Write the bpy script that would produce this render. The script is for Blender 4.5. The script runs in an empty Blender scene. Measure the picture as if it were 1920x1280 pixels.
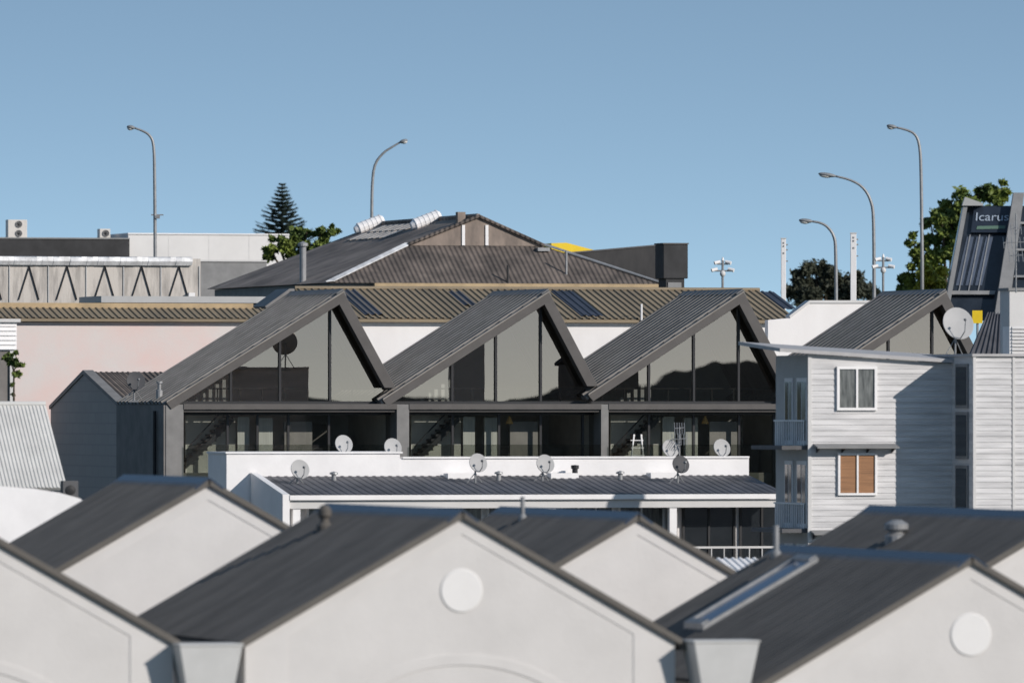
import bpy, bmesh, math, random
from mathutils import Vector, Matrix, Quaternion, noise
random.seed(7)
F=16000.0; HC=14.0; HY=760.0; A=math.radians(16)
SC=bpy.context.scene; COL=SC.collection
V=Vector
# ------------------------------------------------------------------ helpers
def W(px,py,d): return V(((px-960)*d/F, d, HC+(HY-py)*d/F))
class Fr:
    """a building frame: local u along the front, v going back, z up"""
    def __init__(s,px,d,a=A):
        s.x0=(px-960)*d/F; s.y0=d; s.a=a; s.c=math.cos(a); s.s=math.sin(a)
    def q(s,px,py,v=0.0):
        k=(px-960)/F
        u=(k*(s.y0+v*s.c)-s.x0+v*s.s)/(s.c-k*s.s)
        Y=s.y0+u*s.s+v*s.c
        return V((u,v,HC+(HY-py)*Y/F))
    def sd(s,px,py,u=0.0):
        k=(px-960)/F
        v=(s.x0+u*s.c-k*(s.y0+u*s.s))/(k*s.c+s.s)
        Y=s.y0+u*s.s+v*s.c
        return V((u,v,HC+(HY-py)*Y/F))
    def w(s,p): return V((s.x0+p.x*s.c-p.y*s.s, s.y0+p.x*s.s+p.y*s.c, p.z))
    def depth(s,px,v=0.0): return s.w(s.q(px,760,v)).y
    def root(s,name): return empty(name,(s.x0,s.y0,0),s.a)
def empty(name,loc,a=0):
    o=bpy.data.objects.new(name,None); COL.objects.link(o); o.location=loc; o.rotation_euler=(0,0,a); o.empty_display_size=.3
    return o
def tag(o,label=None,cat=None,group=None,kind=None):
    if label: o['label']=label
    if cat: o['category']=cat
    if group: o['group']=group
    if kind: o['kind']=kind
    return o
class MB:
    def __init__(s): s.bm=bmesh.new()
    def f(s,*pts):
        return s.bm.faces.new([s.bm.verts.new(V(p)) for p in pts])
    def box(s,x0,x1,y0,y1,z0,z1):
        x0,x1=sorted((x0,x1)); y0,y1=sorted((y0,y1)); z0,z1=sorted((z0,z1))
        s.prism([(x0,y0,z0),(x1,y0,z0),(x1,y0,z1),(x0,y0,z1)],(0,y1-y0,0)); return s
    def prism(s,pts,vec):
        vec=V(vec); a=[s.bm.verts.new(V(p)) for p in pts]; b=[s.bm.verts.new(V(p)+vec) for p in pts]
        n=len(a); s.bm.faces.new(a); s.bm.faces.new(b[::-1])
        for i in range(n): s.bm.faces.new((a[i],b[i],b[(i+1)%n],a[(i+1)%n]))
        return s
    def tube(s,pts,r,n=8):
        pts=[V(p) for p in pts]; rr=r if isinstance(r,(list,tuple)) else [r]*len(pts)
        rings=[]; ref=None
        for i,p in enumerate(pts):
            t=(pts[min(i+1,len(pts)-1)]-pts[max(i-1,0)]).normalized()
            x=t.cross(V((0.3,1,0.1))).normalized() if ref is None else (ref-t*ref.dot(t)).normalized()
            ref=x; y=t.cross(x)
            rings.append([s.bm.verts.new(p+(x*math.cos(2*math.pi*k/n)+y*math.sin(2*math.pi*k/n))*rr[i]) for k in range(n)])
        for a,b in zip(rings,rings[1:]):
            for k in range(n): s.bm.faces.new((a[k],a[(k+1)%n],b[(k+1)%n],b[k]))
        s.bm.faces.new(rings[0]); s.bm.faces.new(rings[-1][::-1]); return s
    def lathe(s,prof,c=(0,0,0),n=20,rot=None):
        c=V(c); rings=[]
        for (r,z) in prof:
            ring=[]
            for k in range(n):
                p=V((r*math.cos(2*math.pi*k/n),r*math.sin(2*math.pi*k/n),z))
                if rot: p=rot@p
                ring.append(s.bm.verts.new(p+c))
            rings.append(ring)
        for a,b in zip(rings,rings[1:]):
            for k in range(n): s.bm.faces.new((a[k],a[(k+1)%n],b[(k+1)%n],b[k]))
        s.bm.faces.new(rings[0][::-1]); s.bm.faces.new(rings[-1]); return s
    def rib(s,p00,p10,p01,p11,n,h,up=None,crest=.28):
        p00,p10,p01,p11=[V(p) for p in (p00,p10,p01,p11)]
        nr=(p10-p00).cross(p01-p00).normalized()
        if nr.z<0: nr=-nr
        prev=None
        for i in range(n):
            for (t,hh) in ((0,0),(.5-crest,0),(.5-crest*.55,h),(.5+crest*.55,h),(.5+crest,0))+(((1,0),) if i==n-1 else ()):
                x=(i+t)/n
                a=s.bm.verts.new(p00.lerp(p10,x)+nr*hh); b=s.bm.verts.new(p01.lerp(p11,x)+nr*hh)
                if prev: s.bm.faces.new((prev[0],a,b,prev[1]))
                prev=(a,b)
        return s
    def slab(s,pts,t):
        pts=[V(p) for p in pts]; nr=(pts[1]-pts[0]).cross(pts[2]-pts[0]).normalized()
        if nr.z<0: nr=-nr
        return s.prism([p-nr*.012 for p in pts],-nr*t)
    def clap(s,p0,p1,z0,z1,step,out,proud=.016):
        """lapped weatherboards between plan points p0,p1; out = outward normal"""
        p0=V(p0);p1=V(p1);out=V(out)*proud; z=z0
        while z<z1-.01:
            zt=min(z+step,z1)
            a=V((p0.x,p0.y,z));b=V((p1.x,p1.y,z));c=V((p1.x,p1.y,zt));d=V((p0.x,p0.y,zt))
            s.f(a+out,b+out,c,d); s.f(a,b,b+out,a+out); z+=step
        return s
    def ball(s,c,rx,ry,rz,rot=None,u=12,v=8):
        m=Matrix.Translation(V(c))@((rot.to_matrix().to_4x4()) if rot else Matrix())@Matrix.Diagonal((rx,ry,rz,1))
        bmesh.ops.create_uvsphere(s.bm,u_segments=u,v_segments=v,radius=1,matrix=m); return s
    def build(s,name,m,parent=None,loc=None,smooth=False,bevel=0):
        bmesh.ops.recalc_face_normals(s.bm,faces=s.bm.faces)
        me=bpy.data.meshes.new(name); s.bm.to_mesh(me); s.bm.free()
        if smooth:
            for p in me.polygons: p.use_smooth=True
        o=bpy.data.objects.new(name,me); COL.objects.link(o); me.materials.append(m)
        if parent: o.parent=parent
        if loc is not None: o.location=loc
        if bevel:
            b=o.modifiers.new('bevel','BEVEL'); b.width=bevel; b.segments=2; b.limit_method='ANGLE'
        return o
# ------------------------------------------------------------------ materials
def mat(name,col,rough=.6,metal=0.,var=.12,scale=2.,bump=0.,stretch=(1,1,1),spec=.4,col2=None,corr=None,lo=.35,hi=.65,amp=.13):
    m=bpy.data.materials.new(name); m.use_nodes=True; nt=m.node_tree; N=nt.nodes; L=nt.links
    b=N['Principled BSDF']; b.inputs['Roughness'].default_value=rough; b.inputs['Metallic'].default_value=metal
    b.inputs['Specular IOR Level'].default_value=spec
    tc=N.new('ShaderNodeTexCoord'); mp=N.new('ShaderNodeMapping'); mp.inputs['Scale'].default_value=stretch
    L.new(tc.outputs['Object'],mp.inputs['Vector'])
    nz=N.new('ShaderNodeTexNoise'); nz.inputs['Scale'].default_value=scale; nz.inputs['Detail'].default_value=7; nz.inputs['Roughness'].default_value=.62
    L.new(mp.outputs['Vector'],nz.inputs['Vector'])
    r=N.new('ShaderNodeValToRGB'); r.color_ramp.elements[0].position=lo; r.color_ramp.elements[1].position=hi
    c1=col2 if col2 else [max(0,x*(1-var)) for x in col]; c2=col if col2 else [min(1,x*(1+var)) for x in col]
    r.color_ramp.elements[0].color=(*c1,1); r.color_ramp.elements[1].color=(*c2,1)
    L.new(nz.outputs['Fac'],r.inputs['Fac']); L.new(r.outputs['Color'],b.inputs['Base Color'])
    if corr:
        ax,per=corr; sp=N.new('ShaderNodeSeparateXYZ'); L.new(tc.outputs['Object'],sp.inputs[0])
        mu=N.new('ShaderNodeMath'); mu.operation='MULTIPLY'; mu.inputs[1].default_value=2*math.pi/per; L.new(sp.outputs[ax],mu.inputs[0])
        sn=N.new('ShaderNodeMath'); sn.operation='SINE'; L.new(mu.outputs[0],sn.inputs[0])
        bp=N.new('ShaderNodeBump'); bp.inputs['Strength'].default_value=1; bp.inputs['Distance'].default_value=per*amp
        L.new(sn.outputs[0],bp.inputs['Height']); L.new(bp.outputs['Normal'],b.inputs['Normal'])
    elif bump:
        n2=N.new('ShaderNodeTexNoise'); n2.inputs['Scale'].default_value=14; n2.inputs['Detail'].default_value=6
        L.new(tc.outputs['Object'],n2.inputs['Vector'])
        bp=N.new('ShaderNodeBump'); bp.inputs['Strength'].default_value=.5; bp.inputs['Distance'].default_value=bump
        L.new(n2.outputs['Fac'],bp.inputs['Height']); L.new(bp.outputs['Normal'],b.inputs['Normal'])
    return m
def glass(name,refl,tint,gcol,rough=.0):
    m=bpy.data.materials.new(name); m.use_nodes=True; nt=m.node_tree; N=nt.nodes; L=nt.links; N.clear()
    o=N.new('ShaderNodeOutputMaterial'); mx=N.new('ShaderNodeMixShader'); t=N.new('ShaderNodeBsdfTransparent'); g=N.new('ShaderNodeBsdfGlossy')
    t.inputs['Color'].default_value=(*tint,1); g.inputs['Roughness'].default_value=rough; g.inputs['Color'].default_value=(*gcol,1)
    tc=N.new('ShaderNodeTexCoord'); nz=N.new('ShaderNodeTexNoise'); nz.inputs['Scale'].default_value=.7; L.new(tc.outputs['Object'],nz.inputs['Vector'])
    bp=N.new('ShaderNodeBump'); bp.inputs['Strength'].default_value=.02; bp.inputs['Distance'].default_value=.02
    L.new(nz.outputs['Fac'],bp.inputs['Height']); L.new(bp.outputs['Normal'],g.inputs['Normal'])
    mx.inputs[0].default_value=refl; L.new(t.outputs[0],mx.inputs[1]); L.new(g.outputs[0],mx.inputs[2]); L.new(mx.outputs[0],o.inputs[0])
    return m
m_render=mat('cream render',(.62,.60,.582),.9,var=.05,scale=.7,bump=.006)
m_rend2=mat('cream trim',(.625,.605,.587),.85,var=.04,scale=1)
m_white=mat('white paint',(.82,.805,.80),.6,var=.05,scale=1.2,bump=.004)
m_whitedirty=mat('weathered white wall',(.82,.80,.79),.8,scale=.6,col2=(.74,.715,.70),bump=.004,stretch=(1,1,.5))
m_pink=mat('pink plaster wall',(.70,.545,.51),.9,scale=.35,col2=(.65,.60,.575),bump=.004,lo=.4,hi=.6)
m_disc=mat('white roundel',(.75,.735,.72),.7,var=.02)
m_fgroof=mat('grey townhouse roof',(.108,.102,.095),.6,var=.2,scale=1.2,spec=.3,stretch=(.4,2,1))
m_fgtrim=mat('dark roof edge',(.11,.10,.088),.6,var=.1)
m_ridge=mat('sky tinted ridge metal',(.06,.08,.115),.25,metal=.45,var=.12)  # blue of the reflected sky is mixed into the metal colour
m_saw=mat('grey ribbed roof',(.25,.232,.212),.75,var=.2,scale=1.6,spec=.2,stretch=(1,2,1))
m_fascia=mat('charcoal fascia',(.095,.088,.084),.6,var=.1)
m_fin=mat('grey concrete fin',(.21,.205,.20),.75,var=.14,scale=2)
m_dkwall=mat('dark grey block wall',(.19,.178,.17),.85,var=.14,scale=2,bump=.004)
m_frame=mat('black window frame',(.03,.03,.032),.4,var=.1)
m_int=mat('interior wall',(.74,.73,.69),.9,var=.08)
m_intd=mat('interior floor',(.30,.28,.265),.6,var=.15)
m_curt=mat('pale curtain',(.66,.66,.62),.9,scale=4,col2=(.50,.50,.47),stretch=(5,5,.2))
m_glass=glass('reflective glass',.50,(.78,.80,.76),(.55,.42,.345))
m_glass2=glass('dark tinted glass',.17,(.82,.84,.81),(.56,.45,.38))
m_dkglass=mat('dark window pane',(.018,.021,.024),.06,var=.2,spec=.9)
m_greyglass=mat('grey curtained pane',(.13,.135,.13),.12,var=.5,scale=3,spec=.6,stretch=(4,1,.6))
m_blueglass=mat('dark roof light',(.045,.05,.068),.45,var=.3,scale=1,spec=.35)
m_lowroof=mat('slate low roof',(.088,.088,.098),.6,var=.3,scale=1.2,spec=.35,stretch=(1,.5,1))
m_tan=mat('tan ribbed roof',(.295,.235,.16),.75,scale=.7,col2=(.20,.165,.12),stretch=(1,.3,1),spec=.2)
m_tang=mat('mustard gutter',(.42,.31,.18),.6,var=.15)
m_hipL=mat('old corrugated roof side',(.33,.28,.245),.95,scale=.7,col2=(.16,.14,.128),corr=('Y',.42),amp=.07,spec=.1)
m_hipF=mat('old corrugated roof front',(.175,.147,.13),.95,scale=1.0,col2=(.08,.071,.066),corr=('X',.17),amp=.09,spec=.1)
m_gablet=mat('weathered gablet cladding',(.31,.25,.21),.9,scale=3,col2=(.19,.157,.135),stretch=(1,1,.4))
m_conc=mat('stained concrete',(.56,.52,.475),.9,scale=1.3,col2=(.29,.27,.25),stretch=(2.4,2.4,.4),bump=.01,lo=.33,hi=.55)
m_silver=mat('silver flashing',(.66,.66,.66),.5,metal=.25,var=.25,scale=3)
m_black=mat('black steel',(.022,.022,.024),.5,var=.2)
m_blackwall=mat('black fascia board',(.032,.032,.034),.7,var=.3,scale=1.5)
m_gal=mat('galvanised steel',(.30,.305,.31),.5,metal=.3,var=.12,scale=6)
m_lamp=mat('lamp housing',(.22,.23,.24),.5,var=.1)
m_lens=mat('lamp lens',(.62,.62,.6),.25,var=.05)
m_dish=mat('grey dish',(.37,.37,.37),.6,var=.06)
m_dishd=mat('charcoal and shaded dish',(.07,.072,.078),.6,var=.1,spec=.2)  # charcoal dish at left; also the shaded tone of one grey dish
m_clad=mat('weathered grey weatherboard',(.68,.668,.665),.8,scale=1.3,col2=(.44,.435,.435),stretch=(.45,.45,5),lo=.30,hi=.60)
m_cladroof=mat('pale roof metal',(.42,.41,.41),.6,var=.1)
m_blind=mat('wooden blind',(.28,.14,.065),.6,var=.4,scale=3,stretch=(.3,1,26))
m_pale=mat('pale corrugated roof',(.56,.555,.535),.7,var=.1,scale=1,spec=.2)
m_yellow=mat('yellow canopy',(.80,.56,.02),.5,var=.05)
m_copper=mat('copper shade',(.80,.48,.17),.5,metal=.0,var=.08)
m_bark=mat('bark',(.09,.07,.05),.9,var=.3,scale=8)
def leafmat(n,c1,c2,sc): return mat(n,c1,.6,scale=sc,col2=c2,spec=.3,lo=.38,hi=.62)
m_leaf=leafmat('broad leaf green',(.19,.235,.045),(.05,.085,.022),1.3)
m_leafy=leafmat('yellow green leaf',(.44,.41,.05),(.22,.24,.035),1.6)
m_leafd=leafmat('dark evergreen leaf',(.062,.066,.042),(.026,.034,.024),1.2)
m_pine=leafmat('pine needles',(.05,.07,.054),(.024,.038,.033),1.5)
m_ground=mat('ground',(.10,.10,.09),.95,scale=.05,col2=(.06,.075,.04))
m_hill=mat('hills with painted haze',(.30,.27,.24),.95,scale=.05,col2=(.20,.19,.175))  # colour lightened to stand in for haze over the hills
m_sign=mat('dark sign panel',(.022,.03,.045),.3,var=.2)
m_letter=mat('pale blue lettering',(.34,.40,.48),.5,var=.05)
m_green=mat('green lettering',(.10,.17,.13),.5,var=.05)
m_navy=mat('navy glazing',(.022,.028,.038),.2,var=.25,spec=.6)
m_bluestrip=mat('blue grey panel',(.085,.105,.145),.35,var=.15)
m_grey=mat('mid grey cladding',(.24,.24,.24),.7,var=.12)
m_dgrey=mat('dark grey cladding',(.10,.10,.105),.7,var=.12)
m_lgrey=mat('light grey panel',(.60,.59,.58),.75,var=.06,scale=.6)
m_wpanel=mat('off white wall panel',(.70,.685,.67),.75,var=.06,scale=.6)
m_lgrey2=mat('light grey steel',(.44,.44,.435),.65,var=.05)
m_hop=mat('pale grey painted steel',(.54,.54,.53),.65,var=.05)
m_gabd=mat('dark stained wall',(.062,.06,.06),.9,scale=1.2,col2=(.034,.034,.036),stretch=(1,1,.4))
m_acw=mat('air conditioner casing',(.60,.57,.53),.5,var=.05)
# ------------------------------------------------------------------ setting
def ground():
    m=MB(); ys=[(-3000,0),(-100,0),(200,0),(250,0),(255,4),(266,HC+.6),(300,HC+1),(600,HC+1),(3500,HC+1)]; xs=[-2500,-600,-100,-30,30,100,600,2500]
    g=[[m.bm.verts.new((x,y,z)) for x in xs] for y,z in ys]
    for i in range(len(ys)-1):
        for j in range(len(xs)-1): m.bm.faces.new((g[i][j],g[i][j+1],g[i+1][j+1],g[i+1][j]))
    tag(m.build('ground',m_ground),kind='structure')
ground()
def hills():
    m=MB(); R=700; prev=None; n=900
    for i in range(n):
        t=math.radians(-150+ (140*i/n))
        k=i*.16
        h=1.9+2.6*noise.noise(V((k*.35,3.1,0)))+1.5*noise.noise(V((k*1.1,7.7,0)))+.5*noise.noise(V((k*4.1,2.7,0)))
        if noise.noise(V((math.floor(k*.45)*5.3,1.2,9)))>.12: h+=1.8*abs(noise.noise(V((math.floor(k*.9)*3.7,4.2,2))))+.8
        p=V((R*math.cos(t),R*math.sin(t),0)); a=m.bm.verts.new(p); b=m.bm.verts.new(p+V((0,0,HC+max(.2,h))))
        if prev: m.bm.faces.new((prev[0],a,b,prev[1]))
        prev=(a,b)
    tag(m.build('hills',m_hill),kind='structure')
hills()
# ------------------------------------------------------------------ foreground townhouses
def townhouse(px,py,d,L,label,disc=True,arch=True):
    fr=Fr(px,d); za=HC+(HY-py)*d/F; w=3.5; t=.562
    r=fr.root('townhouse'); tag(r,label,'house','cream gabled townhouses in the foreground')
    wi=w-.1; ze=za-.08-wi*t
    m=MB(); m.prism([(-wi,0,0),(wi,0,0),(wi,0,ze),(0,0,za-.08),(-wi,0,ze)],(0,L,0)); m.build('wall',m_render,r)
    m=MB()
    for s in(-1,1):
        a,b,c,e=(s*w,-.07,za-w*t),(s*w,L+.05,za-w*t),(0,-.07,za),(0,L+.05,za)
        m.rib(a,b,c,e,int(L/.24),.03); m.slab((a,b,e,c),.075)
    ro=m.build('roof',m_fgroof,r)
    m=MB(); m.prism([(-.26,-.09,za-.13),(0,-.09,za+.055),(.26,-.09,za-.13),(.24,-.09,za-.16),(0,-.09,za+.02),(-.24,-.09,za-.16)],(0,L+.18,0)); m.build('ridge_cap',m_ridge,ro)
    m=MB()
    for s in (-1,1):
        m.prism([(s*.02,-.085,za-.075-.02*t),(s*w,-.085,za-.075-w*t),(s*w,-.085,za+.02-w*t),(s*.02,-.085,za+.02-.02*t)],(0,.06,0))
    m.build('barge_edge',m_fgtrim,ro)
    o=lambda u: za-.1-t*abs(u)
    i=lambda u: za-.33-t*abs(u)
    wb=wi; k=wi-.66; zb=za-5
    m=MB(); m.prism([(-wb,-.012,zb),(-wb,-.012,o(wb)),(0,-.012,o(0)),(wb,-.012,o(wb)),(wb,-.012,zb),(k,-.012,zb),(k,-.012,i(k)),(0,-.012,i(0)),(-k,-.012,i(k)),(-k,-.012,zb)],(0,.032,0))
    m.build('gable_border',m_rend2,r)
    for s in (-1,1):
        m=MB(); m.box(s*(w+.1),s*(w-.03),-.05,L,za-w*t-.16,za-w*t-.03); m.build('gutter',m_fgtrim,r)
    if disc:
        m=MB(); q=Quaternion((1,0,0),math.pi/2); m.lathe([(.33,-.02),(.33,.012),(.32,.02),(.0001,.02)],(0,0,za-1.19),40,q); m.build('roundel',m_disc,r)
    if arch:
        m=MB(); R=3.05; cz=za-2.16-R; n=36; v0=-.015
        pr=None
        for j in range(n+1):
            an=math.radians(28+124*j/n); cs,sn=math.cos(an),math.sin(an)
            ring=[m.bm.verts.new((rr*cs,vv,cz+rr*sn)) for rr,vv in ((R,.02),(R,v0),(R-.16,v0),(R-.16,.02))]
            if pr:
                for e in range(3): m.bm.faces.new((pr[e],ring[e],ring[e+1],pr[e+1]))
            pr=ring
        m.build('arch_moulding',m_rend2,r)
    return fr,r,ro,za,t
def pipe_on(ro,za,t,u,v,h,r=.05,cap=None,mt=None,nm='vent_pipe'):
    z=za-t*abs(u); m=MB()
    m.lathe([(r*1.9,z-.1),(r*1.9,z+.06),(r,z+.12),(r,z+h)],(u,v,0),14)
    if cap: m.lathe([(r*1.2,z+h-.06),(cap,z+h-.02),(cap*1.02,z+h+.07),(cap*.5,z+h+.14),(.001,z+h+.15)],(u,v,0),18)
    m.build(nm,mt or m_gal,ro,smooth=False)
ROW=Fr(865,130)
townhouse(-90,960,ROW.depth(-90),8,'cream townhouse cut off at the left edge, only its right roof slope in frame')
f2,r2,ro2,za2,t2=townhouse(865,960,130,8,'nearest cream gabled townhouse with white roundel, in the middle of the foreground')
pipe_on(ro2,za2,t2,-.6,5.9,.24,.07,.11,m_fgtrim)
f3,r3,ro3,za3,t3=townhouse(1820,1045,ROW.depth(1820),9.7,'cream gabled townhouse with white roundel and long roof light, bottom right corner')
pipe_on(ro3,za3,t3,-.25,9.1,.52,.05)
def skyl():
    m=MB(); t=t3; pt=lambda u,v,h:V((u,v,za3+t*u+h))
    def bar(u0,u1,v0,v1,h): m.prism([pt(u0,v0,-.02),pt(u1,v0,-.02),pt(u1,v0,h),pt(u0,v0,h)],(0,v1-v0,0))
    bar(-2.3,-.35,6.55,6.65,.10); bar(-2.3,-.35,7.5,7.62,.13); bar(-.47,-.35,6.65,7.5,.13); bar(-2.3,-2.18,6.65,7.5,.13)
    o=m.build('skylight',m_gal,ro3); m=MB(); m.prism([pt(-2.18,6.65,.05),pt(-.47,6.65,.05),pt(-.47,6.65,.09),pt(-2.18,6.65,.09)],(0,.85,0)); m.build('pane',m_skylight,o)
m_skylight=mat('sky tinted skylight glass',(.09,.14,.23),.12,var=.15,spec=.9,metal=.4)  # sky reflection painted as a blue glass colour
skyl()
townhouse(390,900,145,6.1,'cream gabled townhouse in the second row at left, behind the lefthand slope',False,False)
_,_,rob,zab,tb=townhouse(1195,965,145,8.4,'cream gabled townhouse in the second row, right of the middle',False,False)
pipe_on(rob,zab,tb,-.3,6,.42,.04)
_,_,rod,zad,td=townhouse(2000,965,145,10.5,'cream townhouse at the right edge with mushroom vent on its dark roof',False,False)
pipe_on(rod,zad,td,-.9,6.4,.20,.11,.21,m_gal,'mushroom_vent')
def hopper(x0,x1,y0,label):
    a=ROW.q(x0,y0,-.5); b=ROW.q(x1,y0,-.5); z=a.z; c=(a.x+b.x)/2; hw=(b.x-a.x)/2
    w=ROW.w(V((c,-.5,0))); r=empty('rainwater_head',(w.x,w.y,z-.9),A)
    tag(r,label,'rainwater head','grey rainwater heads between the townhouses')
    m=MB(); top=[(-hw,0,.84),(hw,0,.84),(hw,.7,.84),(-hw,.7,.84)]; k=hw*.72; bot=[(-k,.06,.1),(k,.06,.1),(k,.64,.1),(-k,.64,.1)]
    tv=[m.bm.verts.new(p) for p in top]; bv=[m.bm.verts.new(p) for p in bot]
    m.bm.faces.new(tv); m.bm.faces.new(bv[::-1])
    for i in range(4): m.bm.faces.new((tv[i],tv[(i+1)%4],bv[(i+1)%4],bv[i]))
    m.build('hopper',m_hop,r,bevel=.01)
    m=MB(); m.box(-hw-.015,hw+.015,-.015,.715,.845,.88); m.build('rim',m_hop,r,bevel=.01)
    m=MB(); m.box(-k*.6,k*.6,.15,.55,-3,.098); m.build('downpipe',m_hop,r)
hopper(337,455,1204,'tapered grey rainwater head left of the nearest townhouse gable')
hopper(1302,1424,1198,'tapered grey rainwater head right of the nearest townhouse gable')
# ------------------------------------------------------------------ windows
def window(parent,fr,x0,x1,y0,y1,v,n,fm,pm,t=.05,nm='window'):
    a=fr.q(x0,y1,v); b=fr.q(x1,y0,v); u0,z0,u1,z1=a.x,a.z,b.x,b.z
    m=MB(); f0,f1=v-.07,v+.02
    m.box(u0,u1,f0,f1,z0,z0+t); m.box(u0,u1,f0,f1,z1-t,z1)
    m.box(u0,u0+t,f0,f1,z0+t,z1-t); m.box(u1-t,u1,f0,f1,z0+t,z1-t)
    us=[u0+t/2+(u1-u0-t)*i/n for i in range(n+1)]
    for u in us[1:-1]: m.box(u-t*.4,u+t*.4,f0,f1,z0+t,z1-t)
    o=m.build(nm,fm,parent)
    for i in range(n):
        m=MB(); m.box(us[i]+t*.4,us[i+1]-t*.4,v-.035,v-.02,z0+t,z1-t); m.build('pane',pm,o)
    return o
# ------------------------------------------------------------------ sawtooth houses
S=Fr(645,228)
def bay(low,apx,rgt,mul,lmul,fin,right,label,odd,yb=756,left_wall=False):
    fr=Fr(apx[0],S.depth(apx[0])); r=fr.root('sawtooth_house'); tag(r,label,'house','dark sawtooth roofed houses with glazed gables')
    D=5.5; off=.018*odd
    lo=fr.q(*low); ap=fr.q(*apx); rg=fr.q(*rgt)
    sl=(ap.z-lo.z)/(ap.x-lo.x); sr=(rg.z-ap.z)/(rg.x-ap.x)
    th=.25; hw=.31
    du=(th+sr*hw)/(sl-sr); ia=V((ap.x+du,0,ap.z+sl*du-th))
    P=lambda u,z,v=off: V((u,v,z))
    m=MB(); m.prism([P(lo.x,lo.z),P(ap.x,ap.z),P(rg.x,rg.z),P(rg.x-hw,rg.z),P(ia.x,ia.z),P(lo.x+.14,lo.z+.14*sl-th)],(0,.30,0))
    m.build('gable_fascia',m_fascia,r,bevel=.01)
    m=MB(); e=.05
    m.prism([P(lo.x,lo.z+.004,off-.04),P(ap.x,ap.z+.004,off-.04),P(ap.x,ap.z+e,off-.04),P(lo.x,lo.z+e,off-.04)],(0,.12,0)); m.build('edge_flashing',m_saw,r)
    m=MB()
    a,b,c,g=V((lo.x-.05,.1,lo.z-.05*sl)),V((lo.x-.05,D,lo.z-.05*sl)),V((ap.x,.1,ap.z)),V((ap.x,D,ap.z))
    m.rib(a,b,c,g,13,.085,crest=.22); m.slab((a,b,g,c),.09)
    a2,b2=V((rg.x,.31,rg.z)),V((rg.x,D,rg.z)); c2,g2=V((ap.x+.01,.31,ap.z)),V((ap.x+.01,D,ap.z))
    m.slab((a2,b2,g2,c2),.09)
    ro=m.build('roof',m_saw,r)
    m=MB()
    for k in range(1,14):
        t=k/14; p=lo.lerp(ap,t); nr=V((-sl,0,1)).normalized()
        m.prism([V((p.x-.02,.12,p.z))+nr*.012,V((p.x+.02,.12,p.z+.04*sl))+nr*.012,V((p.x+.02,.12,p.z+.04*sl))+nr*.035,V((p.x-.02,.12,p.z))+nr*.035],(0,D-.2,0))
    m.build('batten_lines',m_fascia,ro)
    m=MB(); m.prism([(ap.x-.2,.1,ap.z-.2*sl+.09),(ap.x,.1,ap.z+.10),(ap.x+.1,.1,ap.z-.1)],(0,D-.08,0)); m.build('ridge_cap',m_ridge2,ro)
    # gable glazing
    vg=.55; zb=fr.q(apx[0],yb-4,vg).z
    zl=lambda u: ap.z+sl*(u-ap.x)-th+.04
    zr=lambda u: ap.z+sr*(u-ap.x+hw-.06)
    top=lambda u:min(zl(u),zr(u))
    ua=ap.x+(th-.04+sr*(hw-.06))/(sl-sr)
    ul=ap.x+(zb+th-.04-ap.z)/sl+.02; ur=ap.x-hw+.06+(zb-ap.z)/sr-.02
    us=[ul]+[fr.q(x,700,vg).x for x in mul]+[ur]
    m=MB()
    m.box(ul,ur,vg-.06,vg+.06,zb-.10,zb)
    for u in us[1:-1]: m.box(u-.03,u+.03,vg-.07,vg+.05,zb+.001,top(u)+.05)
    wn=m.build('gable_window',m_frame,r)
    for i in range(len(us)-1):
        u0,u1=us[i],us[i+1]; pts=[(u0,vg,zb),(u1,vg,zb),(u1,vg,max(zb+.01,top(u1)))]
        if u0<ua<u1: pts.append((ua,vg,top(ua)))
        if top(u0)>zb+.01: pts.append((u0,vg,top(u0)))
        m=MB(); m.f(*pts); m.build('pane',m_glass,wn)
    m=MB(); vb=vg+.30; zt=fr.q(apx[0],727,vb).z; x0=ul+.55; x1=ur-.25
    m.box(x0,x1,vb-.02,vb+.02,zt-.04,zt)
    k=x0
    while k<x1: m.box(k-.02,k+.02,vb-.015,vb+.015,zb,zt-.04); k+=.62
    m.build('balustrade',m_frame,r)
    # beam, fin, lower floor
    f0=fr.q(fin[0],800).x; f1=fr.q(fin[1],800).x; rx=fr.q(right,800).x
    zt=fr.q(apx[0],757).z; zb2=fr.q(apx[0],772).z
    m=MB(); m.box(f1,rx,.02,.5,zb2+.07,zt); m.box(f1,rx,.10,.6,zb2,zb2+.066); m.build('beam',m_fascia,r)
    m=MB(); m.box(f0,f1-.003,.04,1.2,0,zt-.01); m.build('party_wall',m_fin,r)
    vl=.75; ztp=zb2-.003
    us=[f1]+[fr.q(x,800,vl).x for x in lmul]+[rx]
    m=MB()
    for u in us[1:-1]: m.box(u-.03,u+.03,vl-.05,vl+.05,0,ztp)
    m.box(f1,rx,vl-.045,vl+.045,ztp-.08,ztp); wn=m.build('terrace_door',m_frame,r)
    for i in range(len(us)-1):
        m=MB(); m.f((us[i],vl,0),(us[i+1],vl,0),(us[i+1],vl,ztp),(us[i],vl,ztp)); m.build('pane',m_glass2,wn)
    zg=fr.q(apx[0],833,-.1).z; m=MB(); m.box(f1+.05,rx-.05,-.08,-.065,0,zg); m.build('glass_balustrade',m_glass2,r)
    # inside
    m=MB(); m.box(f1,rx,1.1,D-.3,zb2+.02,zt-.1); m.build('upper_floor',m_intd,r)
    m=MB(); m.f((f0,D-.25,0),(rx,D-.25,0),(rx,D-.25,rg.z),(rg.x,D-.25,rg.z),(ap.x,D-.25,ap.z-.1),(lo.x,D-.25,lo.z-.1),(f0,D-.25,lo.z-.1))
    m.box(f0+.02,f0+.12,1.2,D-.3,0,zb2); m.build('inner_wall',m_int,r)
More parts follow.
